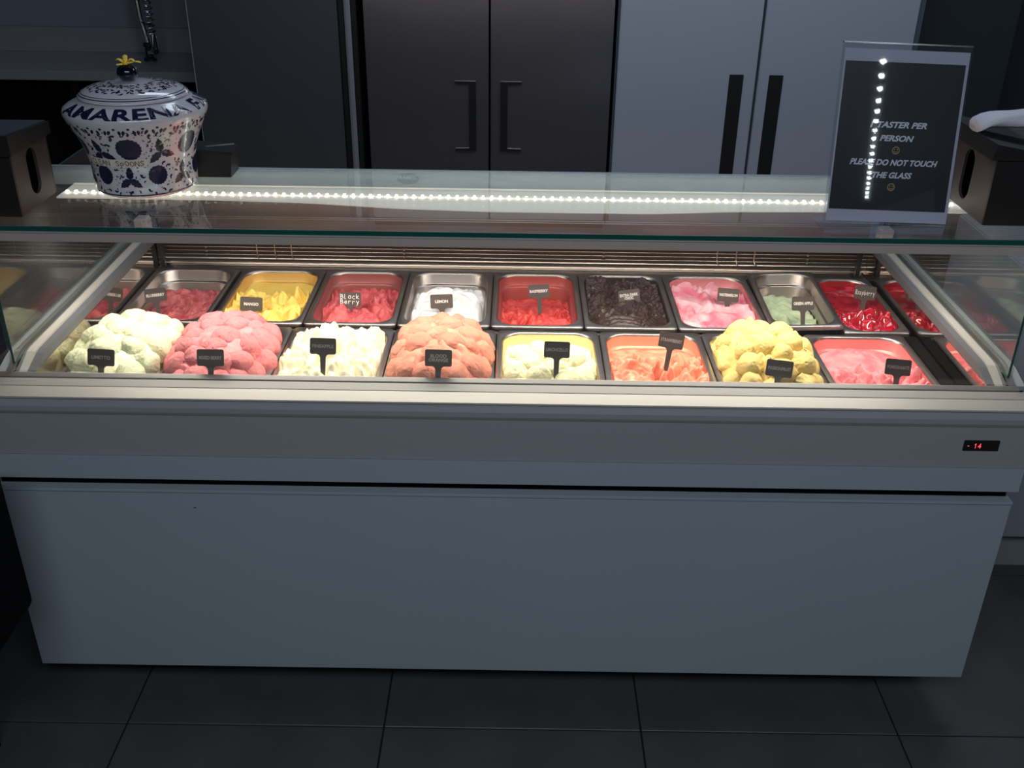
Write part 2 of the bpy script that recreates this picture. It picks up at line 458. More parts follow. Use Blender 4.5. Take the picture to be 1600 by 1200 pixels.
for i in range(n):
    x = LI+.015 + (RI-LI-.03)*i/(n-1)
    box(bm, x-.0021, x+.0021, 2.124, 2.132, 1.1465, 1.1500)
o = obj('led_chips', bm, M['led'], TR); o['kind'] = 'stuff'
obj('led_tray_lip', B(LI+.004, RI-.004, 2.1905, 2.1955, 1.1425, 1.147), M['led_tray'], FZ)

# ================================================================== pans
def rrect(hx, hy, r, n=8):
    r = min(r, hx-.001, hy-.001); P_ = []
    for cx, cy, a0 in ((hx-r, hy-r, 0), (-hx+r, hy-r, PI/2), (-hx+r, -hy+r, PI), (hx-r, -hy+r, 1.5*PI)):
        for k in range(n+1):
            a = a0 + PI/2*k/n; P_.append((cx + r*math.cos(a), cy + r*math.sin(a)))
    return P_
def pan_mesh(wd, L):
    bm = bmesh.new(); hx, hy = wd/2, L/2
    # inset, z, corner radius
    prof = [(.0015, -.012, .012), (0, -.010, .013), (0, -.002, .013), (.0012, 0, .013), (.011, 0, .046), (.0125, -.0006, .047), (.0138, -.003, .048), (.0155, -.030, .048),
            (.0165, -.0315, .048), (.0205, -.0325, .046), (.0215, -.035, .046), (.028, -.112, .044), (.034, -.122, .040), (.05, -.126, .03)]
    out = [(.030, -.128, .044), (.0255, -.118, .046), (.019, -.036, .048), (.0125, -.030, .05), (.0100, -.003, .046), (.004, -.0025, .013), (.003, -.012, .012)]
    rings = [[bm.verts.new((x, y, z)) for x, y in rrect(hx-i, hy-i, r)] for i, z, r in prof]
    n = len(rings[0])
    for a, b in zip(rings, rings[1:]):
        for k in range(n): bm.faces.new((a[k], a[(k+1) % n], b[(k+1) % n], b[k]))
    bm.faces.new(rings[-1])
    ro = [[bm.verts.new((x, y, z)) for x, y in rrect(hx-i, hy-i, r)] for i, z, r in out]
    for a, b in zip(ro, ro[1:]):
        for k in range(n): bm.faces.new((a[k], a[(k+1) % n], b[(k+1) % n], b[k]))
    for k in range(n): bm.faces.new((ro[-1][k], ro[-1][(k+1) % n], rings[0][(k+1) % n], rings[0][k]))
    bm.faces.new(ro[0])
    bmesh.ops.recalc_face_normals(bm, faces=bm.faces)
    return bm
pan_cache = {}
def pan(cx, cy, wd, what, grp, z=.784, rz=0, ry=0):
    k = round(wd, 3)
    lab = 'stainless steel gelato pan holding the ' + what
    if k not in pan_cache:
        o = obj('gelato_pan', pan_mesh(wd, .358), M['steel'], smooth=True); pan_cache[k] = o
    else:
        o = pan_cache[k].copy(); C.objects.link(o)
    o.location = (cx, cy, z); o.rotation_euler = (0, ry, rz)
    return tag(o, lab, 'pan', grp)

# ================================================================== gelato
def nz(x, y, z=0.0): return noise.noise(Vector((x, y, z)))
def billow(x, y, s, seed, warp=.5):
    wx = nz(x*s*.6+seed, y*s*.6, 3.1)*warp; wy = nz(x*s*.6+seed, y*s*.6+9, 7.7)*warp
    return abs(nz(x*s+wx*1.1+seed, y*s+wy*1.1, seed))
def folds(x, y, sx, sy, seed, warp=1.0):
    """creamy overlapping ridges with sharp creases"""
    wx = nz(x*9+seed, y*9, seed)*warp; wy = nz(x*9, y*9+seed, seed+5)*warp
    p = (x*sx + y*sy) + wx*1.6 + .8*wy
    f = p - math.floor(p)
    g_ = max(0, (f-.66)/.34)
    return (f**1.2)*(1-g_*g_*(3-2*g_))
def surf(name, cx, cy, wd, hfun, m, nx=96, ny=130, skirt=.06, parent=None, edge=.019, L=.358, z=.784, rz=0):
    bm = bmesh.new(); hx, hy = wd/2-edge, L/2-edge; G = []
    for j in range(ny+1):
        v = -1 + 2*j/ny; row = []
        for i in range(nx+1):
            u = -1 + 2*i/nx
            su = u*(1 - .10*v**6*u**6); sv = v*(1 - .06*u**6*v**6)
            x, y = su*hx, sv*hy
            row.append(bm.verts.new((x, y, hfun(x, y, u, v))))
        G.append(row)
    for j in range(ny):
        for i in range(nx): bm.faces.new((G[j][i], G[j][i+1], G[j+1][i+1], G[j+1][i]))
    rim = [G[0][i] for i in range(nx+1)] + [G[j][nx] for j in range(1, ny+1)] + [G[ny][i] for i in range(nx-1, -1, -1)] + [G[j][0] for j in range(ny-1, 0, -1)]
    low = [bm.verts.new((p.co.x*.97, p.co.y*.985, min(p.co.z-.003, -skirt))) for p in rim]
    for k in range(len(rim)):
        bm.faces.new((rim[k], low[k], low[(k+1) % len(rim)], rim[(k+1) % len(rim)]))
    o = obj(name, bm, m, parent, smooth=True, local=True)
    if parent is None:
        o.location = (cx, cy, z); o.rotation_euler = (0, 0, rz)
    return o

def gmat(name, c1, c2, sc=25, amt=.2, rough=.48, sss=.12, bump=(140, .55), coat=0):
    return mat(name, c1, rough, 0, bump=bump, var=(sc, amt, c2), sss=sss, coat=coat)

def smear(wd, col, parent, L=.358, top=-.004, rough=.42, metal=.45):
    """thin coat of gelato left on the inside wall of a pan"""
    bm = bmesh.new(); hx, hy = wd/2, L/2
    prof = [(.0150, top, .048), (.0168, -.029, .048), (.0180, -.0308, .047), (.0218, -.0325, .046), (.0228, -.036, .046), (.0292, -.110, .044)]
    rings = [[bm.verts.new((x, y, z - (.004*abs(nz(x*30, y*30, wd*9)) if k == 0 else 0))) for x, y in rrect(hx-i, hy-i, r)] for k, (i, z, r) in enumerate(prof)]
    n = len(rings[0])
    for a, b in zip(rings, rings[1:]):
        for k in range(n): bm.faces.new((a[k], b[k], b[(k+1) % n], a[(k+1) % n]))
    return obj('wall_smear', bm, mat('smear', col, rough, metal), parent, smooth=True, local=True)

def scoop_mesh(seed, ragged=.12):
    bm = bmesh.new(); bmesh.ops.create_icosphere(bm, subdivisions=5, radius=1)
    for v in bm.verts:
        p = v.co.copy()
        wv = nz(p.x*2.1+seed*2, p.y*2.1, p.z*2.1)
        d = .16*nz(p.x*1.2+seed, p.y*1.2, p.z*1.2) - .08*max(0, .12-abs(nz(p.x*1.5+wv, p.y*1.5+seed, p.z*1.5)))/.12*(.4+.6*abs(wv)) + .05*abs(nz(p.x*4+seed, p.y*4, p.z*4)) + .022*nz(p.x*9, p.y*9+seed, p.z*9) + .012*nz(p.x*22, p.y*22+seed, p.z*22)
        # a few sharp drag lines left by the scoop
        q = p.x*.8 + p.z*1.1 + .5*nz(p.x*2+seed, p.y*2, p.z*2)
        fr = q*2.2 - math.floor(q*2.2)
        d -= .05*max(0, 1-fr*6)
        if p.z < .3: d += (ragged+.12)*max(0, nz(p.x*4.2+seed, p.y*4.2, 2*seed+p.z))*min(1, (.3-p.z)*3)
        if p.z < 0: d += .10*min(1, -p.z*2.5)
        v.co = p*(1+d)
        v.co.z *= .86
    return bm
scoop_variants = {}
def scoops(parent, m, key, pts, seed):
    """pts: (x, y, z, normal, radius) local to the mound"""
    if key not in scoop_variants: scoop_variants[key] = []
    rnd = random.Random(seed)
    V = scoop_variants[key]
    for i, (p, nrm, r) in enumerate(pts):
        if len(V) < 4:
            o = obj('scoop', scoop_mesh(seed + len(V)*3.7), m, parent, smooth=True, local=True); V.append(o.data)
        else:
            o = bpy.data.objects.new('scoop', rnd.choice(V)); C.objects.link(o); o.parent = parent
        q = Vector((0, 0, 1)).rotation_difference(Vector(nrm).normalized())
        e = (q.to_matrix() @ Matrix.Rotation(rnd.uniform(0, 6.28), 3, 'Z')).to_euler()
        o.location = p; o.rotation_euler = e
        o.scale = (r*rnd.uniform(.95, 1.12), r*rnd.uniform(.9, 1.05), r*rnd.uniform(.85, 1.0))

def dome_z(x, y, a, b, H, pw=2.6, z0=0):
    k = 1 - abs(x/a)**pw - abs(y/b)**pw
    return z0 + H*math.sqrt(k) if k > 0 else z0
def dome_pts(a, b, H, z0, dmin, r0, r1, seed, y_off=0, tries=2500, ymin=-9, sink=.40):
    rnd = random.Random(seed); P_ = []
    for _ in range(tries):
        x, y = rnd.uniform(-a, a)*.97, rnd.uniform(-b, b)*.97
        k = 1 - abs(x/a)**2.6 - abs(y/b)**2.6
        if k <= 0.01 or y < ymin: continue
        z = dome_z(x, y, a, b, H, 2.6, z0); e = .002
        n = Vector((-(dome_z(x+e, y, a, b, H, 2.6, z0)-z)/e, -(dome_z(x, y+e, a, b, H, 2.6, z0)-z)/e, 1))
        n.x = max(-2.2, min(2.2, n.x)); n.y = max(-2.2, min(2.2, n.y)); n.normalize()
        p = Vector((x, y + y_off, z))
        r = rnd.uniform(r0, r1)
        if all((p-q[0]).length > dmin*(r/r1*.4+.6) for q in P_):
            P_.append((p, n, r))
    return [(p - n*r*sink, n, r) for p, n, r in P_]

YFc, YBc = 2.053, 2.431     # centres of the front and back rows
ofx = lambda i: (i-4)*.2463 + .0906
obx = lambda i: (i-4)*.2302 + .0742
FRONT, BACK = 'pans in the front row', 'pans in the back row'

# ---- front row
# 1 lime
cx1 = -.746
pan(cx1, YFc, .2190, 'pale lime gelato, leftmost of the front row', FRONT)
m = gmat('lime_gelato', (.80, .83, .48), (.88, .88, .66), 30)
g = thing('gelato_mound', 'tall heap of pale lime white scoops at the left end of the front row', 'gelato', (cx1, YFc, .784), 'heaped gelato in the front row')
surf('gelato_base', 0, 0, .2190, lambda x, y, u, v: dome_z(x, y-.0, .101, .168, .082, 2.6, -.012) + .012*billow(x, y, 26, 3)-.004, m, 70, 100, parent=g)
scoops(g, m, 'lime', dome_pts(.108, .172, .076, -.004, .052, .027, .038, 11), 11)
# 2 mixed berry
cx2 = (ofx(1)+ofx(2))/2
pan(cx2, YFc, .2435, 'pink mixed berry heap', FRONT)
m = gmat('berry_gelato', (.70, .16, .18), (.80, .28, .29), 35, .22)
g = thing('gelato_mound', 'tall heap of rose pink scoops beside the lime heap', 'gelato', (cx2, YFc, .784), 'heaped gelato in the front row')
surf('gelato_base', 0, 0, .2435, lambda x, y, u, v: dome_z(x, y, .108, .165, .092, 2.6, -.014) + .016*billow(x, y, 30, 8)-.006, m, 80, 110, parent=g)
scoops(g, m, 'berry', dome_pts(.112, .168, .086, -.010, .050, .026, .038, 23), 23)
# 3 pineapple
cx3 = (ofx(2)+ofx(3))/2
pan(cx3, YFc, .2435, 'folded cream pineapple gelato', FRONT)
m = gmat('pineapple_gelato', (.80, .71, .42), (.88, .85, .68), 30)
def hp(x, y, u, v):
    return dome_z(x, y+.01, .112, .172, .042, 2.4, -.006) + .026*folds(x, y, 9, 16, 2.3, 1.1) + .040*billow(x, y, 26, 5) + .010*billow(x, y, 60, 5) - .016
surf('gelato', cx3, YFc, .2435, hp, m, 130, 170, edge=.015)
tag(bpy.context.scene.collection.objects[-1], 'cream white folded gelato between the rose pink and orange heaps', 'gelato', 'folded gelato in the front row')
# 4 blood orange
cx4 = (ofx(3)+ofx(4))/2
pan(cx4, YFc, .2435, 'salmon blood orange heap', FRONT)
m = gmat('blood_orange_gelato', (.70, .21, .14), (.80, .33, .23), 30, .22)
g = thing('gelato_mound', 'tall heap of salmon orange scoops in the middle of the front row', 'gelato', (cx4, YFc, .784), 'heaped gelato in the front row')
surf('gelato_base', 0, 0, .2435, lambda x, y, u, v: dome_z(x, y, .108, .165, .094, 2.6, -.014) + .018*billow(x, y, 32, 15)-.006, m, 80, 110, parent=g)
scoops(g, m, 'orange', dome_pts(.109, .168, .088, -.010, .050, .026, .038, 37), 37)
# 5 limoncello
cx5 = (ofx(4)+ofx(5))/2
pan(cx5, YFc, .2435, 'pale yellow limoncello scoops', FRONT)
m = gmat('limoncello_gelato', (.84, .80, .46), (.90, .87, .60), 30)
g = thing('gelato_mound', 'low heap of pale lemon yellow scoops right of the orange heap', 'gelato', (cx5, YFc, .784), 'heaped gelato in the front row')
surf('gelato_base', 0, 0, .2435, lambda x, y, u, v: -.030 + dome_z(x, y+.040, .105, .13, .046, 2.4) + .014*billow(x, y, 26, 21), m, 80, 110, parent=g)
scoops(g, m, 'limoncello', dome_pts(.100, .126, .056, -.024, .048, .024, .033, 45, y_off=-.040), 45)
# 6 strawberry
cx6 = (ofx(5)+ofx(6))/2
pan(cx6, YFc, .2435, 'coral strawberry gelato', FRONT)
m = gmat('strawberry_gelato', (.74, .17, .10), (.88, .38, .24), 40, .16)
def hs(x, y, u, v):
    e = max(0, (y+.02)/.2)
    k = max(0, min(1, (.65-v)/.4))
    return -.030 - .008*e + (.060*billow(x, y, 24, 31, .8) + .014*folds(x, y, 10, 20, 4.1) + .012*billow(x, y, 75, 2) + .010*math.exp(-(v+.2)**2/.2))*k + .003*nz(x*60, y*60)
surf('gelato', cx6, YFc, .2435, hs, m, 130, 170)
tag(C.objects[-1], 'coral strawberry gelato with lumpy torn surface in the front row', 'gelato', 'folded gelato in the front row')
# 7 passion fruit
cx7 = (ofx(6)+ofx(7))/2
pan(cx7, YFc, .2435, 'yellow passion fruit heap', FRONT)
m = gmat('passion_gelato', (.86, .60, .17), (.92, .76, .30), 45, .2)
g = thing('gelato_mound', 'tall craggy heap of yellow passion fruit gelato in the front row', 'gelato', (cx7, YFc, .784), 'heaped gelato in the front row')
def hpf(x, y, u, v):
    return dome_z(x, y-.02, .112, .16, .080, 2.0, -.012) + .026*folds(x, y, 12, 16, 6.2, 1.3) + .026*billow(x, y, 28, 12, .9) - .012
surf('gelato_base', 0, 0, .2435, hpf, m, 120, 160, parent=g, edge=.016)
pts = [p for p in dome_pts(.105, .160, .088, -.010, .052, .024, .032, 52)]
scoops(g, m, 'passion', pts, 52)
bm = bmesh.new(); rnd = random.Random(4)
for k in range(60):
    x, y = rnd.uniform(-.08, .08), rnd.uniform(-.12, .12)
    bmesh.ops.create_icosphere(bm, subdivisions=1, radius=.0016, matrix=Matrix.Translation((x, y, hpf(x, y, 0, 0)+.0008)))
o = obj('fruit_seeds', bm, mat('fruit_seed', (.10, .05, .01), .4), g, local=True); o['kind'] = 'stuff'
# 8 pomegranate
cx8 = (ofx(7)+ofx(8))/2
pan(cx8, YFc, .2435, 'bright pink gelato, right end of front row', FRONT)
m = gmat('pomegranate_gelato', (.72, .13, .17), (.88, .36, .36), 30, .2)
def hpo(x, y, u, v):
    k = max(0, min(1, (-v+.42)/.3))
    return -.040 + .012*(1-k)*math.cos(x*20) + (.036*folds(x, y, 12, 22, 9.4, 1.4) + .050*billow(x, y, 26, 7) + .012*billow(x, y, 70, 3) - .008)*k + .004*billow(x, y, 50, 2)
surf('gelato', cx8, YFc, .2435, hpo, m, 130, 170)
tag(C.objects[-1], 'bright pink gelato, smooth behind and curled in front, at the row end', 'gelato', 'folded gelato in the front row')

# ---- back row
bx = lambda i: (obx(i)+obx(i+1))/2
WB = .2275
def back(i, what): pan(bx(i) - (.007 if i == 0 else 0), YBc, WB, what, BACK)
back(0, 'blueberry gelato at the left end of the back row')
m = gmat('blueberry_gelato', (.42, .055, .07), (.66, .17, .17), 45, .14)
surf('gelato', bx(0)-.007, YBc, WB, lambda x, y, u, v: -.066 + .020*max(0, -v) + .016*folds(x, y, 5, 24, 3.3, 1.0) + .018*billow(x, y, 22, 6) + .006*billow(x, y, 80, 6), m, 110, 150, edge=.0235)
tag(C.objects[-1], 'dark pink blueberry gelato low in the leftmost pan of the back row', 'gelato', 'gelato in the back row')
back(1, 'mango gelato')
m = gmat('mango_gelato', (.84, .52, .08), (.90, .66, .16), 30)
def hm(x, y, u, v):
    k = max(0, min(1, (.45-v)/.25))
    return -.032 + .008*k + .004*nz(x*20, y*20) + (.044*billow(x, y, 22, 17, .9) + .014*folds(x, y, 10, 14, 8.8) + .008*billow(x, y, 60, 1))*k
surf('gelato', bx(1), YBc, WB, hm, m, 110, 150, edge=.021)
tag(C.objects[-1], 'golden yellow mango gelato second from the left in the back row', 'gelato', 'gelato in the back row')
back(2, 'blackberry gelato under the hand written tag')
m = gmat('blackberry_gelato', (.46, .035, .05), (.72, .14, .15), 30, .16)
surf('gelato', bx(2), YBc, WB, lambda x, y, u, v: -.062 + .018*max(0, -v) + .034*math.exp(-((abs(x)-.045)/.04)**2)*math.exp(-((y+.02)/.08)**2) + .024*folds(x, y, 12, 18, 5.5, 1.4) + .020*billow(x, y, 40, 4) + .006*billow(x, y, 90, 6), m, 110, 150, edge=.0235)
tag(C.objects[-1], 'crimson blackberry gelato low in its pan, right of the mango', 'gelato', 'gelato in the back row')
back(3, 'white lemon gelato')
m = gmat('lemon_gelato', (.88, .86, .86), (.93, .92, .92), 30)
def hl(x, y, u, v):
    return -.052 + dome_z(x, y+.035, .094, .120, .058, 2.4) + .020*billow(x, y, 22, 41, .9) + .012*folds(x, y, 14, 12, 1.7)
surf('gelato', bx(3), YBc, WB, hl, m, 110, 150, edge=.021)
tag(C.objects[-1], 'snow white mound of lemon gelato in the back row', 'gelato', 'gelato in the back row')
back(4, 'raspberry gelato under the printed tag')
m = gmat('raspberry_gelato', (.55, .02, .02), (.80, .10, .08), 30, .16)
surf('gelato', bx(4), YBc, WB, lambda x, y, u, v: -.072 + .016*max(0, -v) + (.034*folds(x, y, 12, 12, 7.5, 1.4) + .026*billow(x, y, 26, 4))*math.exp(-((y+.06)/.11)**2) + .016*billow(x, y, 50, 14), m, 110, 150, edge=.0235)
tag(C.objects[-1], 'vivid red raspberry gelato folded low in its pan, right of the white lemon', 'gelato', 'gelato in the back row')
back(5, 'dark chocolate gelato')
m = gmat('chocolate_gelato', (.022, .009, .006), (.055, .025, .018), 50, .2, rough=.35, sss=0, bump=(150, .5))
def hc(x, y, u, v):
    k = 1 if v < -.45 else 0
    s = .004*math.sin((y*300 + 30*x*x*100 + x*90)) if k else 0
    return -.016 + .024*billow(x, y, 24, 25, .8)*(1-k*.8) + .010*billow(x, y, 70, 4)*(1-k*.7) + s
surf('gelato', bx(5), YBc, WB, hc, m, 110, 150, edge=.0165)
tag(C.objects[-1], 'dark brown chocolate gelato with crumbly lumps filling its pan', 'gelato', 'gelato in the back row')
back(6, 'marbled watermelon gelato')
m = gmat('watermelon_gelato', (.80, .17, .24), (.92, .58, .60), 16, .14)
surf('gelato', bx(6), YBc, WB, lambda x, y, u, v: -.026 - .006*v + .018*folds(x, y, 14, 12, 2.9, 1.8) + .022*billow(x, y, 22, 33, .9), m, 110, 150, edge=.020)
tag(C.objects[-1], 'marbled light pink watermelon gelato right of the chocolate', 'gelato', 'gelato in the back row')
# narrow pans
pan(.853, YBc-.002, .176, 'pale green apple gelato, tilted over its neighbour', BACK, z=.797, rz=math.radians(-1.5), ry=math.radians(-2.5))
m = gmat('apple_gelato', (.52, .62, .36), (.68, .76, .50), 30)
surf('gelato', .853, YBc-.002, .176, lambda x, y, u, v: -.062 - .004*v + .034*billow(x, y, 30, 9)*(1 if v < -.1 else .5) + .004*nz(x*50, y*50), m, 90, 150, edge=.0245, z=.797, rz=math.radians(-1.5))
tag(C.objects[-1], 'pale green apple gelato in the narrow tilted pan of the back row', 'gelato', 'gelato in the back row')
pan(1.020, YBc-.004, .164, 'glossy dark red gelato, right end of back row', BACK, z=.783)
m = gmat('raspberry_gloss_gelato', (.30, .0, .012), (.62, .015, .03), 35, .18, rough=.08, sss=0, bump=(60, .2), coat=1)
def hg(x, y, u, v):
    return -.020 + .004*nz(x*18, y*18) + (.032*billow(x, y, 34, 13, .9) + .014*folds(x, y, 20, 16, 3.3))*max(0, min(1, (-v+.05)/.4))
surf('gelato', 1.020, YBc-.004, .164, hg, m, 100, 150, edge=.0175)
tag(C.objects[-1], 'glossy dark red raspberry gelato, narrow pan at the right end of the back row', 'gelato', 'gelato in the back row')

byl = {o['label']: o for o in C.objects if o.get('category') == 'gelato'}
def find(w_): return next(o for k, o in byl.items() if w_ in k)
smear(.2275, (.72, .46, .14), find('mango'))
smear(.2275, (.40, .13, .12), find('crimson'))
smear(.2275, (.46, .10, .09), find('vivid red'))
smear(.2275, (.70, .28, .30), find('watermelon'))
smear(.164, (.50, .03, .04), find('glossy dark red'), rough=.2)
smear(.2435, (.85, .68, .36), find('lemon yellow'))
smear(.2435, (.84, .33, .22), find('coral'))
smear(.2435, (.78, .27, .26), find('bright pink'))
smear(.2275, (.05, .025, .02), find('chocolate'))
# ================================================================== flavour tags
def tag_bm(wd=.056, ht=.035, stem=.012, sl=.052):
    P_ = []
    hw = wd/2; r = .004
    def arc(cx, cy, rr, a0, a1, n=4):
        for k in range(n+1):
            a = math.radians(a0 + (a1-a0)*k/n); P_.append((cx + rr*math.cos(a), cy + rr*math.sin(a)))
    arc(hw-r, ht/2-r, r, 0, 90); arc(-hw+r, ht/2-r, r, 90, 180); arc(-hw+r, -ht/2+r, r, 180, 270)
    f = .008
    arc(-stem/2-f, -ht/2-f, f, 90, 0)
    P_.append((-stem/2*.8, -ht/2-sl)); P_.append((stem/2*.8, -ht/2-sl))
    arc(stem/2+f, -ht/2-f, f, 180, 90)
    arc(hw-r, -ht/2+r, r, 270, 360)
    bm = bmesh.new(); zo = ht/2+sl
    prism_y(bm, [(x, z+zo) for x, z in P_], -.0012, .0012)
    return bm, zo
def flavour(txt, px, tilt, lab, hand=False, dim=False, wd=.056, size=.0098, grp='flavour tags in the front row', dz=0):
    bm, zo = tag_bm(wd)
    lean = math.radians(-19)
    R = Matrix.Rotation(math.radians(tilt), 3, 'Y')
    R = Matrix.Rotation(lean, 3, 'X') @ R
    base = Vector(px) - R @ Vector((0, 0, zo)); base.z += dz
    t = thing('flavour_tag', lab, 'tag', base, grp)
    obj('tag_plate', bm, M['tag'], t, local=True)
    b2 = bmesh.new()
    if hand:
        lines = txt.split('\n'); hh = .0115
        for k, ln in enumerate(lines):
            v, f = strokes2d(ln, hh, .0015, .05)
            span = max(a for a, b in v) - min(a for a, b in v); s = min(1, .050/span)
            yo = (len(lines)-1)*.0065 - k*.013
            decal(b2, (v, f), lambda a, b: (a*s, -.0015, zo + b + yo))
    else:
        v, f = text2d(txt, size, .0004)
        span = max(a for a, b in v) - min(a for a, b in v); s = min(1, .048/span)
        decal(b2, (v, f), lambda a, b: (a*s, -.0015, zo + b))
    obj('lettering', b2, M['white'] if hand else (M['tagtext_dim'] if dim else M['tagtext']), t, local=True)
    t.rotation_euler = R.to_euler()
    return t
FT = 'flavour tags in the front row'; BT = 'flavour tags in the back row'
flavour('LIMETTO', (-.728, 1.885, .868), 3, 'dark tag standing in the pale lime white heap at the left end', dim=True)
flavour('MIXED BERRY', (-.496, 1.875, .876), 0, 'dark tag reading MIXED BERRY in the rose pink heap', dim=True)
flavour('PINEAPPLE', (-.276, 1.95, .870), 1, 'dark tag reading PINEAPPLE in the cream white gelato', dim=True)
flavour('BLOOD\nORANGE', (-.023, 1.875, .883), 1, 'dark tag reading BLOOD ORANGE in the salmon heap', dim=True)
flavour('LIMONCELLO', (.226, 1.97, .860), 1, 'dark tag reading LIMONCELLO in the pale yellow scoops', dim=True)
flavour('STRAWBERRY', (.485, 2.05, .848), 9, 'tilted dark tag reading STRAWBERRY in the coral gelato', dim=True)
flavour('PASSIONFRUIT', (.687, 1.885, .865), 6, 'dark tag reading PASSIONFRUIT in the yellow craggy heap', dim=True)
flavour('POMEGRANATE', (.967, 1.965, .832), 4, 'dark tag in the bright pink gelato at the right end', dim=True)
flavour('BLUEBERRY', (-.799, 2.42, .782), -7, 'dark tag reading BLUEBERRY in the leftmost back pan', grp=BT)
flavour('MANGO', (-.527, 2.33, .800), 2, 'dark tag reading MANGO in the golden yellow gelato', grp=BT)
flavour('Black\nBerry', (-.289, 2.39, .792), 0, 'dark tag with hand written Black Berry in white', hand=True, grp=BT)
flavour('LEMON', (-.049, 2.32, .819), -3, 'dark tag reading LEMON in the white mound', grp=BT)
flavour('RASPBERRY', (.196, 2.47, .788), -4, 'dark tag with printed RASPBERRY in the vivid red gelato', grp=BT)
flavour('EXTRA DARK\nCHOC', (.432, 2.45, .785), -8, 'dark tag reading EXTRA DARK CHOC in the brown gelato', grp=BT)
flavour('WATERMELON', (.688, 2.44, .797), 3, 'dark tag reading WATERMELON in the marbled pink gelato', grp=BT)
flavour('GREEN APPLE', (.858, 2.35, .815), -2, 'dark tag reading GREEN APPLE in the narrow green pan', grp=BT)
flavour('Raspberry', (1.042, 2.44, .809), 6, 'dark tag with hand written Raspberry in the glossy red pan', hand=True, grp=BT)

# ================================================================== jar
JX, JY, JZ = -.640, 2.067, 1.1842
J = thing('ceramic_jar', 'blue and white painted ceramic jar with lid and CLEAN SPOONS tape', 'jar', (JX, JY, JZ))
jp = [(0, .096), (.004, .101), (.010, .103), (.035, .1035), (.055, .104), (.072, .107), (.09, .112), (.108, .119), (.125, .127), (.140, .134), (.150, .1385),
      (.156, .1405), (.162, .1405), (.167, .138), (.172, .131), (.177, .121), (.182, .111), (.184, .108)]
def jr(z):
    for (z0, r0), (z1, r1) in zip(jp, jp[1:]):
        if z0 <= z <= z1: return r0 + (r1-r0)*(z-z0)/(z1-z0)
    return jp[0][1] if z < 0 else jp[-1][1]
prof = [(.07, .0005), (.094, .0002)] + [(r, z) for z, r in jp] + [(.100, .185)]
bm = bmesh.new(); lathe(bm, [(r, z+JZ) for r, z in prof], JX, JY, 96)
obj('jar_body', bm, M['ceramic'], J, smooth=True)
lp = [(0.0, .107), (.003, .107), (.005, .105), (.010, .100), (.016, .088), (.021, .070), (.024, .050), (.026, .034), (.0265, .030), (.0268, .012)]
bm = bmesh.new(); lathe(bm, [(r, JZ+.186+z) for z, r in lp], JX, JY, 96)
LD = obj('lid', bm, M['ceramic'], J, smooth=True)
bm = bmesh.new(); lathe(bm, [(.008, JZ+.2128), (.014, JZ+.216), (.0195, JZ+.223), (.0205, JZ+.230), (.018, JZ+.238), (.010, JZ+.243), (.002, JZ+.244)], JX-.006, JY, 32)
obj('lid_knob', bm, M['navy'], LD, smooth=True)
def jmap(off=.0005, ex=0):
    def f(a, b):   # a: arc length at radius .11 from the front, b: height above the base
        th = -PI/2 + a/.11; r = jr(b) + off
        return (JX + r*math.cos(th), JY + r*math.sin(th), JZ + b)
    return f
fm = jmap()
def comma(a, b, s, ang, hook=1):
    V = []; n = 7
    for k in range(n):
        t = k/(n-1); ph = t*2.6*hook; rad = s*(1-.35*t)
        x = rad*math.sin(ph); y = s*hook*0 + rad*(1-math.cos(ph)) * (1 if hook > 0 else 1)
        wdt = s*.34*(1-t)**.7 + s*.05
        dx, dy = math.cos(ph), math.sin(ph)
        V += [(x - dy*wdt, y + dx*wdt), (x + dy*wdt, y - dx*wdt)]
    F = [(2*k, 2*k+1, 2*k+3, 2*k+2) for k in range(n-1)]
    return rot2((V, F), ang, a, b)
def leaf(a, b, L, wd, ang, teeth=True):
    n = 9; V = []; F = []
    for k in range(n):
        t = k/(n-1); ww = wd*math.sin(PI*min(1, t*1.0)**.8)*(1 - .25*(k % 2)*(1 if teeth and 1 < k < n-1 else 0)) + .0003
        V += [(t*L, ww), (t*L, 0), (t*L, -ww)]
    for k in range(n-1):
        i = 3*k; F += [(i, i+1, i+4, i+3), (i+1, i+2, i+5, i+4)]
    return rot2((V, F), ang, a, b)
def berry(a, b, r):
    return disc2d(a, b, lambda t: r*(1 + (.05 if int(t/(2*PI)*40) % 2 else -.03)), 40, (0, .35, .7, 1))
bm = bmesh.new(); used = []
per = 2*PI*.11
for k in range(-3, 3):
    a0 = k*per/6 + .015
    for (a, b, r) in ((a0, .104, .0225), (a0+.048, .047, .0195)):
        decal(bm, berry(a, b, r), fm); used.append((a, b, r+.004))
    for cx_, cz_, rots, L_ in ((a0+.057, .094, (1.75, 3.9, -.35), .031), (a0-.010, .040, (1.5, 3.75, -.6), .028)):
        for q in rots:
            decal(bm, leaf(cx_, cz_, L_, .0085, q), fm)
            for tt in (.25, .55, .8): used.append((cx_ + tt*L_*math.cos(q), cz_ + tt*L_*math.sin(q), .0085))
rnd = random.Random(9)
for _ in range(5200):
    a, b = rnd.uniform(-per/2, per/2), rnd.uniform(.014, .146)
    s = rnd.uniform(.0060, .0088) if _ < 2000 else rnd.uniform(.0040, .0056) if _ < 3800 else rnd.uniform(.0022, .0036)
    if b + s > .147: continue
    if all((a-u_)**2 + (b-v_)**2 > (q_+s*.85)**2 for u_, v_, q_ in used):
        used.append((a, b, s*.80))
        if s > .0038 or rnd.random() < .4: decal(bm, comma(a, b-s*.4, s*.9, rnd.uniform(0, 6.28)), fm)
        else: decal(bm, disc2d(a, b, lambda t: s*.5*(1+.3*math.cos(t-1)), 7, (0, 1)), fm)
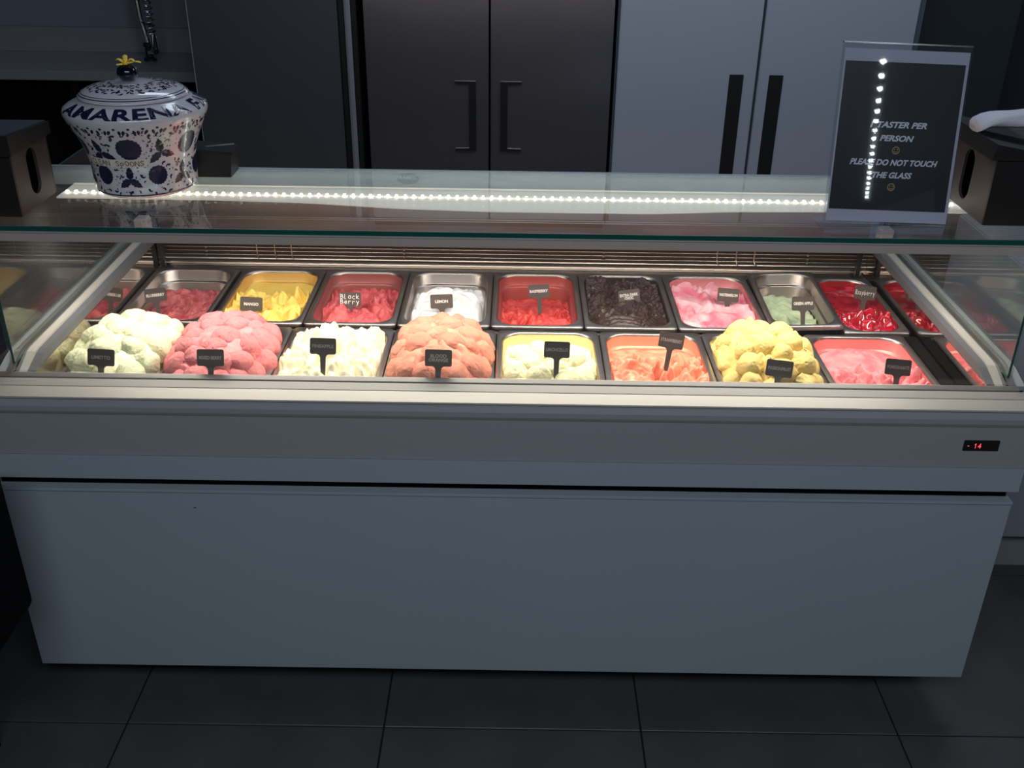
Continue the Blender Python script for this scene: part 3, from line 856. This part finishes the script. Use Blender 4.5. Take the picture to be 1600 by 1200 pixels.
for k in range(96):     # row of strokes below the shoulder, and the base line
    a = -per/2 + per*k/96 + .001
    if k % 3: decal(bm, leaf(a, .1455, .011, .0022, -1.3 - .25*(k % 4), False), fm)
    else: decal(bm, disc2d(a, .148, lambda t: .0024, 8, (0, 1)), fm)
n = 128
V = []; F = []
for k in range(n+1): V += [(-per/2 + per*k/n, .0055), (-per/2 + per*k/n, .0085)]
for k in range(n): F.append((2*k, 2*k+2, 2*k+3, 2*k+1))
decal(bm, (V, F), fm)
obj('painted_pattern', bm, M['blue'], J)
# lettering round the shoulder
bm = bmesh.new()
v, f = text2d('AMARENA FABBRI', .026, .0009, space=1.05)
def shoulder(a, b):
    th = -PI/2 + (a)/.124; z = .1645 + max(0, min(1, b/.019 + .5))*.0165
    r = jr(z) + .0008
    return (JX + r*math.cos(th), JY + r*math.sin(th), JZ + z + .0005)
v0 = [(a, b) for a, b in v]
sx = .47/(max(a for a, b in v) - min(a for a, b in v))
decal(bm, ([(a*sx+.108, b) for a, b in v], f), shoulder, .004)
obj('shoulder_lettering', bm, M['blue'], J)
# pattern on the lid
bm = bmesh.new()
def lidmap(a, b):
    r = .064 + b; th = a
    z = .186
    for (z0, r0), (z1, r1) in zip(lp, lp[1:]):
        if r1 <= r <= r0 and r0 > r1: z = .186 + z0 + (z1-z0)*(r0-r)/(r0-r1); break
    return (JX + r*math.cos(th), JY + r*math.sin(th), JZ + z + .0006)
rnd = random.Random(3)
for ring, nn in ((-.020, 26), (-.008, 34), (.005, 42), (.018, 50)):
    for k in range(nn):
        v, f = comma(0, 0, rnd.uniform(.0050, .0068), rnd.uniform(0, 6.28))
        a0 = 2*PI*k/nn + ring*9
        decal(bm, ([(a0 + x/(.064+ring), ring + y) for x, y in v], f), lidmap)
for rr in (.0385, .0345):
    V = []; F = []
    for k in range(97): V += [(2*PI*k/96, rr), (2*PI*k/96, rr+.0014)]
    for k in range(96): F.append((2*k, 2*k+2, 2*k+3, 2*k+1))
    decal(bm, (V, F), lidmap)
obj('lid_pattern', bm, M['blue'], LD)
# tape label
bm = bmesh.new(); ft = jmap(.0014)
V = []; F = []
for k in range(25):
    a = -.082 + .126*k/24; V += [(a, .066), (a, .074), (a, .0825)]
for k in range(24): F += [(3*k, 3*k+3, 3*k+4, 3*k+1), (3*k+1, 3*k+4, 3*k+5, 3*k+2)]
decal(bm, (V, F), ft)
T = obj('tape_label', bm, M['tape'], J); T['label'] = 'cream tape reading CLEAN SPOONS'
bm = bmesh.new(); v, f = strokes2d('CLEAN  SpOONS', .0105, .0013, .06)
sx = .116/(max(a for a, b in v) - min(a for a, b in v))
decal(bm, ([(a*sx-.019, b+.0745) for a, b in v], f), jmap(.002), .004)
obj('tape_lettering', bm, M['ink'], T)
# yellow ribbon bow on the knob
bm = bmesh.new()
cxk, cyk, czk = JX-.006, JY, JZ+.243
for ang, L_, rise, wd_ in ((2.9, .022, .010, .007), (3.9, .020, .002, .006), (1.9, .014, .016, .006), (.1, .030, .006, .006), (-.4, .024, .012, .006), (5.0, .016, .004, .007)):
    rows = []
    for k in range(7):
        t = k/6; r_ = L_*t; ww = wd_*(.35 + .65*math.sin(PI*min(1, t*1.05)))*.8
        z = czk + rise*math.sin(t*2.4) + .001
        c_, s_ = math.cos(ang), math.sin(ang)
        rows.append([bm.verts.new((cxk + r_*c_ - q*ww*s_, cyk + r_*s_ + q*ww*c_, z + (.0015 if q == 0 else 0) + d)) for d in (0, -.0012) for q in (-1, 0, 1)])
    for a, b in zip(rows, rows[1:]):
        for i, j in ((0, 1), (1, 2), (2, 5), (5, 4), (4, 3), (3, 0)):
            bm.faces.new((a[i], a[j], b[j], b[i]))
    bm.faces.new([rows[-1][i] for i in (0, 1, 2, 5, 4, 3)])
bmesh.ops.recalc_face_normals(bm, faces=bm.faces)
bmesh.ops.create_icosphere(bm, subdivisions=2, radius=.006, matrix=Matrix.Translation((cxk, cyk, czk+.004)))
o = obj('ribbon_bow', bm, M['yellow'], LD, smooth=True); o['label'] = 'yellow ribbon on the knob'

# ================================================================== sign holder
SG = thing('sign_holder', 'clear acrylic stand with black notice about tasters and glass', 'sign', (.834, 1.868, 1.1842))
al = math.radians(13); rr_ = math.radians(1.9)
Rm = Matrix.Rotation(math.radians(2), 3, 'Z') @ Matrix.Rotation(-al, 3, 'X') @ Matrix.Rotation(rr_, 3, 'Y')
def sp(a, b, d=0):   # a along width, b up the sheet, d towards the viewer
    v = Rm @ Vector((a, -d, b)); return (.842 + v.x, 1.868 + v.y, 1.1875 + v.z)
def slab(a0, a1, b0, b1, d0, d1):
    bm = bmesh.new()
    vs = [bm.verts.new(sp(a, b, d)) for b in (b0, b1) for d in (d1, d0) for a in (a0, a1)]
    for f in ((0, 2, 3, 1), (4, 5, 7, 6), (0, 1, 5, 4), (2, 6, 7, 3), (0, 4, 6, 2), (1, 3, 7, 5)): bm.faces.new([vs[i] for i in f])
    return bm
obj('acrylic_sheet', slab(-.121, .121, 0, .327, .0012, .003), M['acrylic'], SG)
obj('acrylic_back', slab(-.121, .121, 0, .327, -.003, -.0012), M['acrylic'], SG)
obj('acrylic_edge', slab(-.121, .121, .3272, .330, -.003, .003), M['chrome'], SG)
PP = obj('paper_sheet', slab(-.116, .118, .004, .318, -.0004, .0004), M['paper'], SG)
obj('black_print', slab(-.113, .1125, .026, .296, .0004, .0006), M['paper_blk'], PP)
bm = bmesh.new()
for s, z_, w_ in (('1 TASTER PER', .1845, .108), ('PERSON', .160, .065), ('PLEASE DO NOT TOUCH', .1155, .168), ('THE GLASS', .092, .076)):
    v, f = text2d(s, .0165, .0006, .28); k_ = w_/(max(a for a, b in v) - min(a for a, b in v))
    decal(bm, (v, f), lambda a, b: sp(a*k_ + .001, z_ + b*.9, .0009))
obj('sign_lettering', bm, M['sign_txt'], PP)
bm = bmesh.new()
for z_ in (.138, .070):
    ring = ([], [])
    n = 20
    for k in range(n):
        t = 2*PI*k/n; ring[0].extend([(.0072*math.cos(t), .0072*math.sin(t)), (.0056*math.cos(t), .0056*math.sin(t))])
    ring[1].extend([(2*k, 2*((k+1) % n), 2*((k+1) % n)+1, 2*k+1) for k in range(n)])
    decal(bm, ring, lambda a, b: sp(a + .002, z_ + b, .0009))
    for ex in (-.0025, .0025): decal(bm, disc2d(ex, .0018, lambda t: .0011, 8, (0, 1)), lambda a, b: sp(a + .002, z_ + b, .0009))
    mo = ([], [])
    for k in range(7):
        t = math.radians(200 + 140*k/6); mo[0].extend([(.0042*math.cos(t), .0042*math.sin(t)), (.0030*math.cos(t), .0030*math.sin(t))])
    mo[1].extend([(2*k, 2*k+2, 2*k+3, 2*k+1) for k in range(6)])
    decal(bm, mo, lambda a, b: sp(a + .002, z_ + b, .0009))
obj('face_symbols', bm, M['emoji'], PP)
bm = bmesh.new(); prism_x(bm, [(1.816, 1.1843), (1.905, 1.1843), (1.905, 1.1868), (1.872, 1.1868), (1.816, 1.1862)], .713, .957)
obj('acrylic_foot', bm, M['acrylic'], SG)
# ceiling LED line that mirrors in the sign
p0, p1 = Vector((2.69, -2.36, 2.785)), Vector((5.05, -8.2, 2.785))
CL = thing('ceiling_led_strip', 'thin white LED strip light on the ceiling over the shop floor', 'light', p0)
bm = bmesh.new(); tube(bm, [p0, p1], .010, 6); obj('strip_housing', bm, M['alu_dk'], CL)
bm = bmesh.new()
for k in range(18):
    p = p0.lerp(p1, (k+.5)/18); bmesh.ops.create_icosphere(bm, subdivisions=2, radius=.017, matrix=Matrix.Translation(p - Vector((0, 0, .012))))
o = obj('led_chips', bm, M['ceil_led'], CL); o['kind'] = 'stuff'

# ================================================================== dark boxes on the top glass
def slot_box(name, lab, x0, x1, y0, y1, z0, h, slot_side, slot):
    t = thing(name, lab, 'box', ((x0+x1)/2, (y0+y1)/2, z0), 'black slotted boxes at the ends of the glass top')
    th = .006
    obj('front_wall', B(x0, x1, y0, y0+th, z0, z0+h, bev=.001), M['leather'], t)
    obj('rear_wall', B(x0, x1, y1-th, y1, z0, z0+h, bev=.001), M['leather'], t)
    xo = x1-th if slot_side > 0 else x0
    xi = x0 if slot_side > 0 else x1-th
    obj('side_wall', B(xi, xi+th, y0+th, y1-th, z0, z0+h), M['leather'], t)
    # slotted wall in the y z plane
    cy, cz, hw, hh = slot
    n = 32; bm = bmesh.new(); outer = []; inner = []
    for k in range(n):
        a = 2*PI*k/n; c, s = math.cos(a), math.sin(a)
        iy, iz = cy + hw*c, cz + (hh-hw)*(1 if s > .001 else -1 if s < -.001 else 0) + hw*s
        q = 1/max(abs(c), abs(s)); oy, oz = c*q, s*q
        oy = (y0+th + (y1-th))/2 + oy*(y1-y0-2*th)/2; oz = z0 + h/2 + oz*h/2
        outer.append((oy, oz)); inner.append((iy, iz))
    L1 = [[bm.verts.new((x, *p)) for p in outer] for x in (xo, xo+th)]
    L2 = [[bm.verts.new((x, *p)) for p in inner] for x in (xo, xo+th)]
    for k in range(n):
        j = (k+1) % n
        bm.faces.new((L1[0][k], L1[0][j], L2[0][j], L2[0][k])); bm.faces.new((L1[1][j], L1[1][k], L2[1][k], L2[1][j]))
        bm.faces.new((L2[0][k], L2[0][j], L2[1][j], L2[1][k])); bm.faces.new((L1[0][j], L1[0][k], L1[1][k], L1[1][j]))
    bmesh.ops.recalc_face_normals(bm, faces=bm.faces)
    obj('slotted_wall', bm, M['leather_in'], t)
    obj('base', B(x0+th, x1-th, y0+th, y1-th, z0, z0+.005), M['leather'], t)
    return t
t = slot_box('slotted_box', 'black box with oval slot at the right end of the glass top, napkin on it', 1.034, 1.235, 1.878, 2.12, 1.1842, .128, -1, (1.995, 1.252, .024, .050))
obj('box_lid', prism_y(bmesh.new(), [(1.020, 1.3125), (1.245, 1.3125), (1.245, 1.344), (1.140, 1.322), (1.026, 1.342)], 1.872, 2.128), M['leather'], t)
t = slot_box('slotted_box', 'black box with sloping slate lid at the left end of the glass top', -1.01, -.808, 1.846, 2.010, 1.1842, .118, 1, (1.93, 1.250, .022, .045))
obj('box_lid', prism_x(bmesh.new(), [(1.838, 1.3025), (2.018, 1.3025), (2.018, 1.326), (1.838, 1.340)], -1.02, -.800), M['leather'], t)
obj('lid_top', prism_x(bmesh.new(), [(1.842, 1.3402), (2.014, 1.3266), (2.014, 1.3285), (1.842, 1.3425)], -1.018, -.806), M['boxtop'], t)
# folded napkin on the right box
bm = bmesh.new()
n = 14; rows = []
for i in range(n+1):
    tt = i/n; x = 1.028 + .20*tt; zc = 1.352 + .030*tt**.7 + .004*math.sin(tt*9)
    row = []
    for k in range(12):
        a = 2*PI*k/12; ra = .036*(1+.12*math.sin(3*a+tt*5)); rb = .013 + .006*tt
        row.append(bm.verts.new((x + .006*math.sin(a), 1.985 + ra*math.cos(a), zc + rb*math.sin(a)*(1+.15*math.sin(tt*14+a)))))
    rows.append(row)
for a, b in zip(rows, rows[1:]):
    for k in range(12): bm.faces.new((a[k], a[(k+1) % 12], b[(k+1) % 12], b[k]))
bm.faces.new(rows[0][::-1]); bm.faces.new(rows[-1])
bmesh.ops.recalc_face_normals(bm, faces=bm.faces)
o = obj_origin(obj('folded_napkin', bm, M['napkin'], smooth=True), (1.12, 1.985, 1.345))
tag(o, 'folded white napkin lying on the right black box', 'napkin')
# small black caddy behind the jar
t = thing('small_caddy', 'small black open caddy behind the painted jar', 'caddy', (-.51, 2.155, 1.1845))
obj('caddy_body', prism_y(bmesh.new(), [(-.560, 1.1845), (-.480, 1.1845), (-.474, 1.236), (-.566, 1.242)], 2.125, 2.188), M['leather'], t)
obj('caddy_rim', prism_y(bmesh.new(), [(-.568, 1.2425), (-.472, 1.2365), (-.472, 1.240), (-.568, 1.2465)], 2.121, 2.192), M['black'], t)
st = tube(bmesh.new(), [(-.535, 2.15, 1.244), (-.470, 2.14, 1.2535)], .0015, 6)
obj('wooden_stick', st, mat('grey_stick', (.28, .28, .28), .5), t)

# ================================================================== behind the freezer
def fridge_handle_bracket(x, z0, z1, s, par):
    bm = bmesh.new(); a = .030; r = .010
    prism_y(bm, [(x, z0), (x + s*.088, z0), (x + s*.088, z0+.010), (x + s*a, z0+.012), (x + s*a, z1-.012), (x + s*.088, z1-.010), (x + s*.088, z1), (x, z1)][::1], 4.292, 4.302)
    return obj('door_handle', bm, M['black'], par)
FA = thing('refrigerator', 'tall dark stainless refrigerator with plain door, left of the row', 'refrigerator', (-.9, 4.65, 0), 'refrigerators along the back')
obj('cabinet', B(-1.205, -.535, 4.33, 5.05, .10, 2.05), M['ss_dark'], FA)
obj('door', B(-1.205, -.602, 4.30, 4.329, .32, 2.0, bev=.003), M['ss_dark'], FA)
obj('door_trim', B(-.598, -.575, 4.300, 4.329, .12, 2.0, bev=.004), M['black'], FA)
obj('door_trim', B(-.573, -.548, 4.292, 4.329, .12, 2.0, bev=.008), M['ss_mid'], FA)
obj('door_trim', B(-.546, -.525, 4.300, 4.329, .12, 2.0, bev=.003), M['black'], FA)
obj('edge_strip', B(-1.209, -1.2055, 4.298, 4.34, .10, 2.05), M['counter'], FA)
FB = thing('refrigerator', 'two door dark stainless refrigerator with black bracket handles', 'refrigerator', (0, 4.65, 0), 'refrigerators along the back')
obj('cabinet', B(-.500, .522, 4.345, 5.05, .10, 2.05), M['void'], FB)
for x0, x1, hx_, s in ((-.496, .010, -.042, -1), (.019, .518, .060, 1)):
    d = obj('door', B(x0, x1, 4.300, 4.344, .13, 2.0, bev=.004), M['ss_gloss'], FB)
    fridge_handle_bracket(hx_, .672, .963, s, d)
FC = thing('refrigerator', 'two door pale grey refrigerator with long black handles', 'refrigerator', (1.13, 4.65, 0), 'refrigerators along the back')
obj('cabinet', B(.535, 1.775, 4.345, 5.05, .10, 2.05), mat('blue_grey_cabinet', (.10, .125, .16), .5), FC)
for x0, x1, h0, h1 in ((.542, 1.115, 1.006, 1.064), (1.127, 1.738, 1.170, 1.228)):
    d = obj('door', B(x0, x1, 4.300, 4.344, .13, 2.0, bev=.003), M['fridge_white'], FC)
    obj('door_handle', B(h0, h1, 4.2955, 4.3025, .45, 1.004, bev=.001), M['black'], d)
# counter with sink and tap at the far left
CT = thing('sink_counter', 'stainless sink counter in the far left corner', 'counter', (-2.0, 4.95, 0))
obj('worktop', B(-3.1, -1.22, 4.69, 5.19, .862, .905, bev=.003), M['counter'], CT)
obj('splashback', B(-3.1, -1.22, 5.17, 5.195, .906, 1.02), M['counter'], CT)
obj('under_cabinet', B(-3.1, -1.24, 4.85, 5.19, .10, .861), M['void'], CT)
for x in (-2.6, -1.9, -1.27): obj('leg', B(x-.02, x+.02, 4.71, 4.75, 0, .861), M['void'], CT)
TP = thing('spray_tap', 'tall chrome spray tap on the sink counter', 'tap', (-1.62, 4.97, .905))
obj('tap_base', lathe(bmesh.new(), [(.030, .9052), (.030, .915), (.018, .925), (.018, .965), (.024, .97), (.024, .985), (.012, .99)], -1.62, 4.97, 20), M['black'], TP)
obj('riser', tube(bmesh.new(), [(-1.62, 4.97, .985), (-1.640, 4.97, 1.10), (-1.650, 4.97, 1.30), (-1.652, 4.97, 1.62)], .014, 10), M['chrome'], TP)
pts = []
for k in range(160):
    a = k*.9; z = 1.02 + k*.0036
    pts.append((-1.582 - .02*(z-1.02) + 0.017*math.cos(a), 4.93 + .017*math.sin(a), z))
obj('spring_hose', tube(bmesh.new(), pts, .0055, 6), M['chrome'], TP)
obj('spray_head', tube(bmesh.new(), [(-1.578, 4.93, 1.03), (-1.575, 4.925, .975), (-1.575, 4.92, .95)], [.012, .016, .024], 12), M['chrome'], TP)
obj('tap_lever', tube(bmesh.new(), [(-1.61, 4.95, .945), (-1.565, 4.90, .955)], [.012, .012], 10), M['chrome'], TP)
obj('hose_clip', tube(bmesh.new(), [(-1.645, 4.97, 1.08), (-1.58, 4.93, 1.075)], .005, 6), M['black'], TP)

# neighbours of the freezer
t = thing('side_unit', 'black unit with rounded lower corner in front of the freezer left end', 'cabinet', (-1.15, 1.65, 0))
bm = bmesh.new(); pr = [(-.872, .74), (-.872, .415)]
for k in range(1, 6):
    a = math.radians(-90*k/5); pr.append((-.872-.035 + .035*math.cos(a), .415 + .035*math.sin(a)))
pr += [(-1.5, .38), (-1.5, .74)]
prism_y(bm, pr, 1.45, 1.66)
obj('unit_body', bm, mat('soft_black_vinyl', (.004, .004, .005), .8, spec=.1), t)
obj('unit_base', B(-1.48, -1.02, 1.47, 1.64, 0, .379), M['void'], t)
t = thing('side_cabinet', 'low grey cabinet beyond the right end of the freezer', 'cabinet', (1.7, 2.6, 0))
obj('cabinet_body', B(1.47, 2.3, 2.30, 2.95, .14, .86, bev=.004), M['fridge_white'], t)
obj('cabinet_plinth', B(1.50, 2.28, 2.36, 2.93, 0, .139), M['panel2'], t)
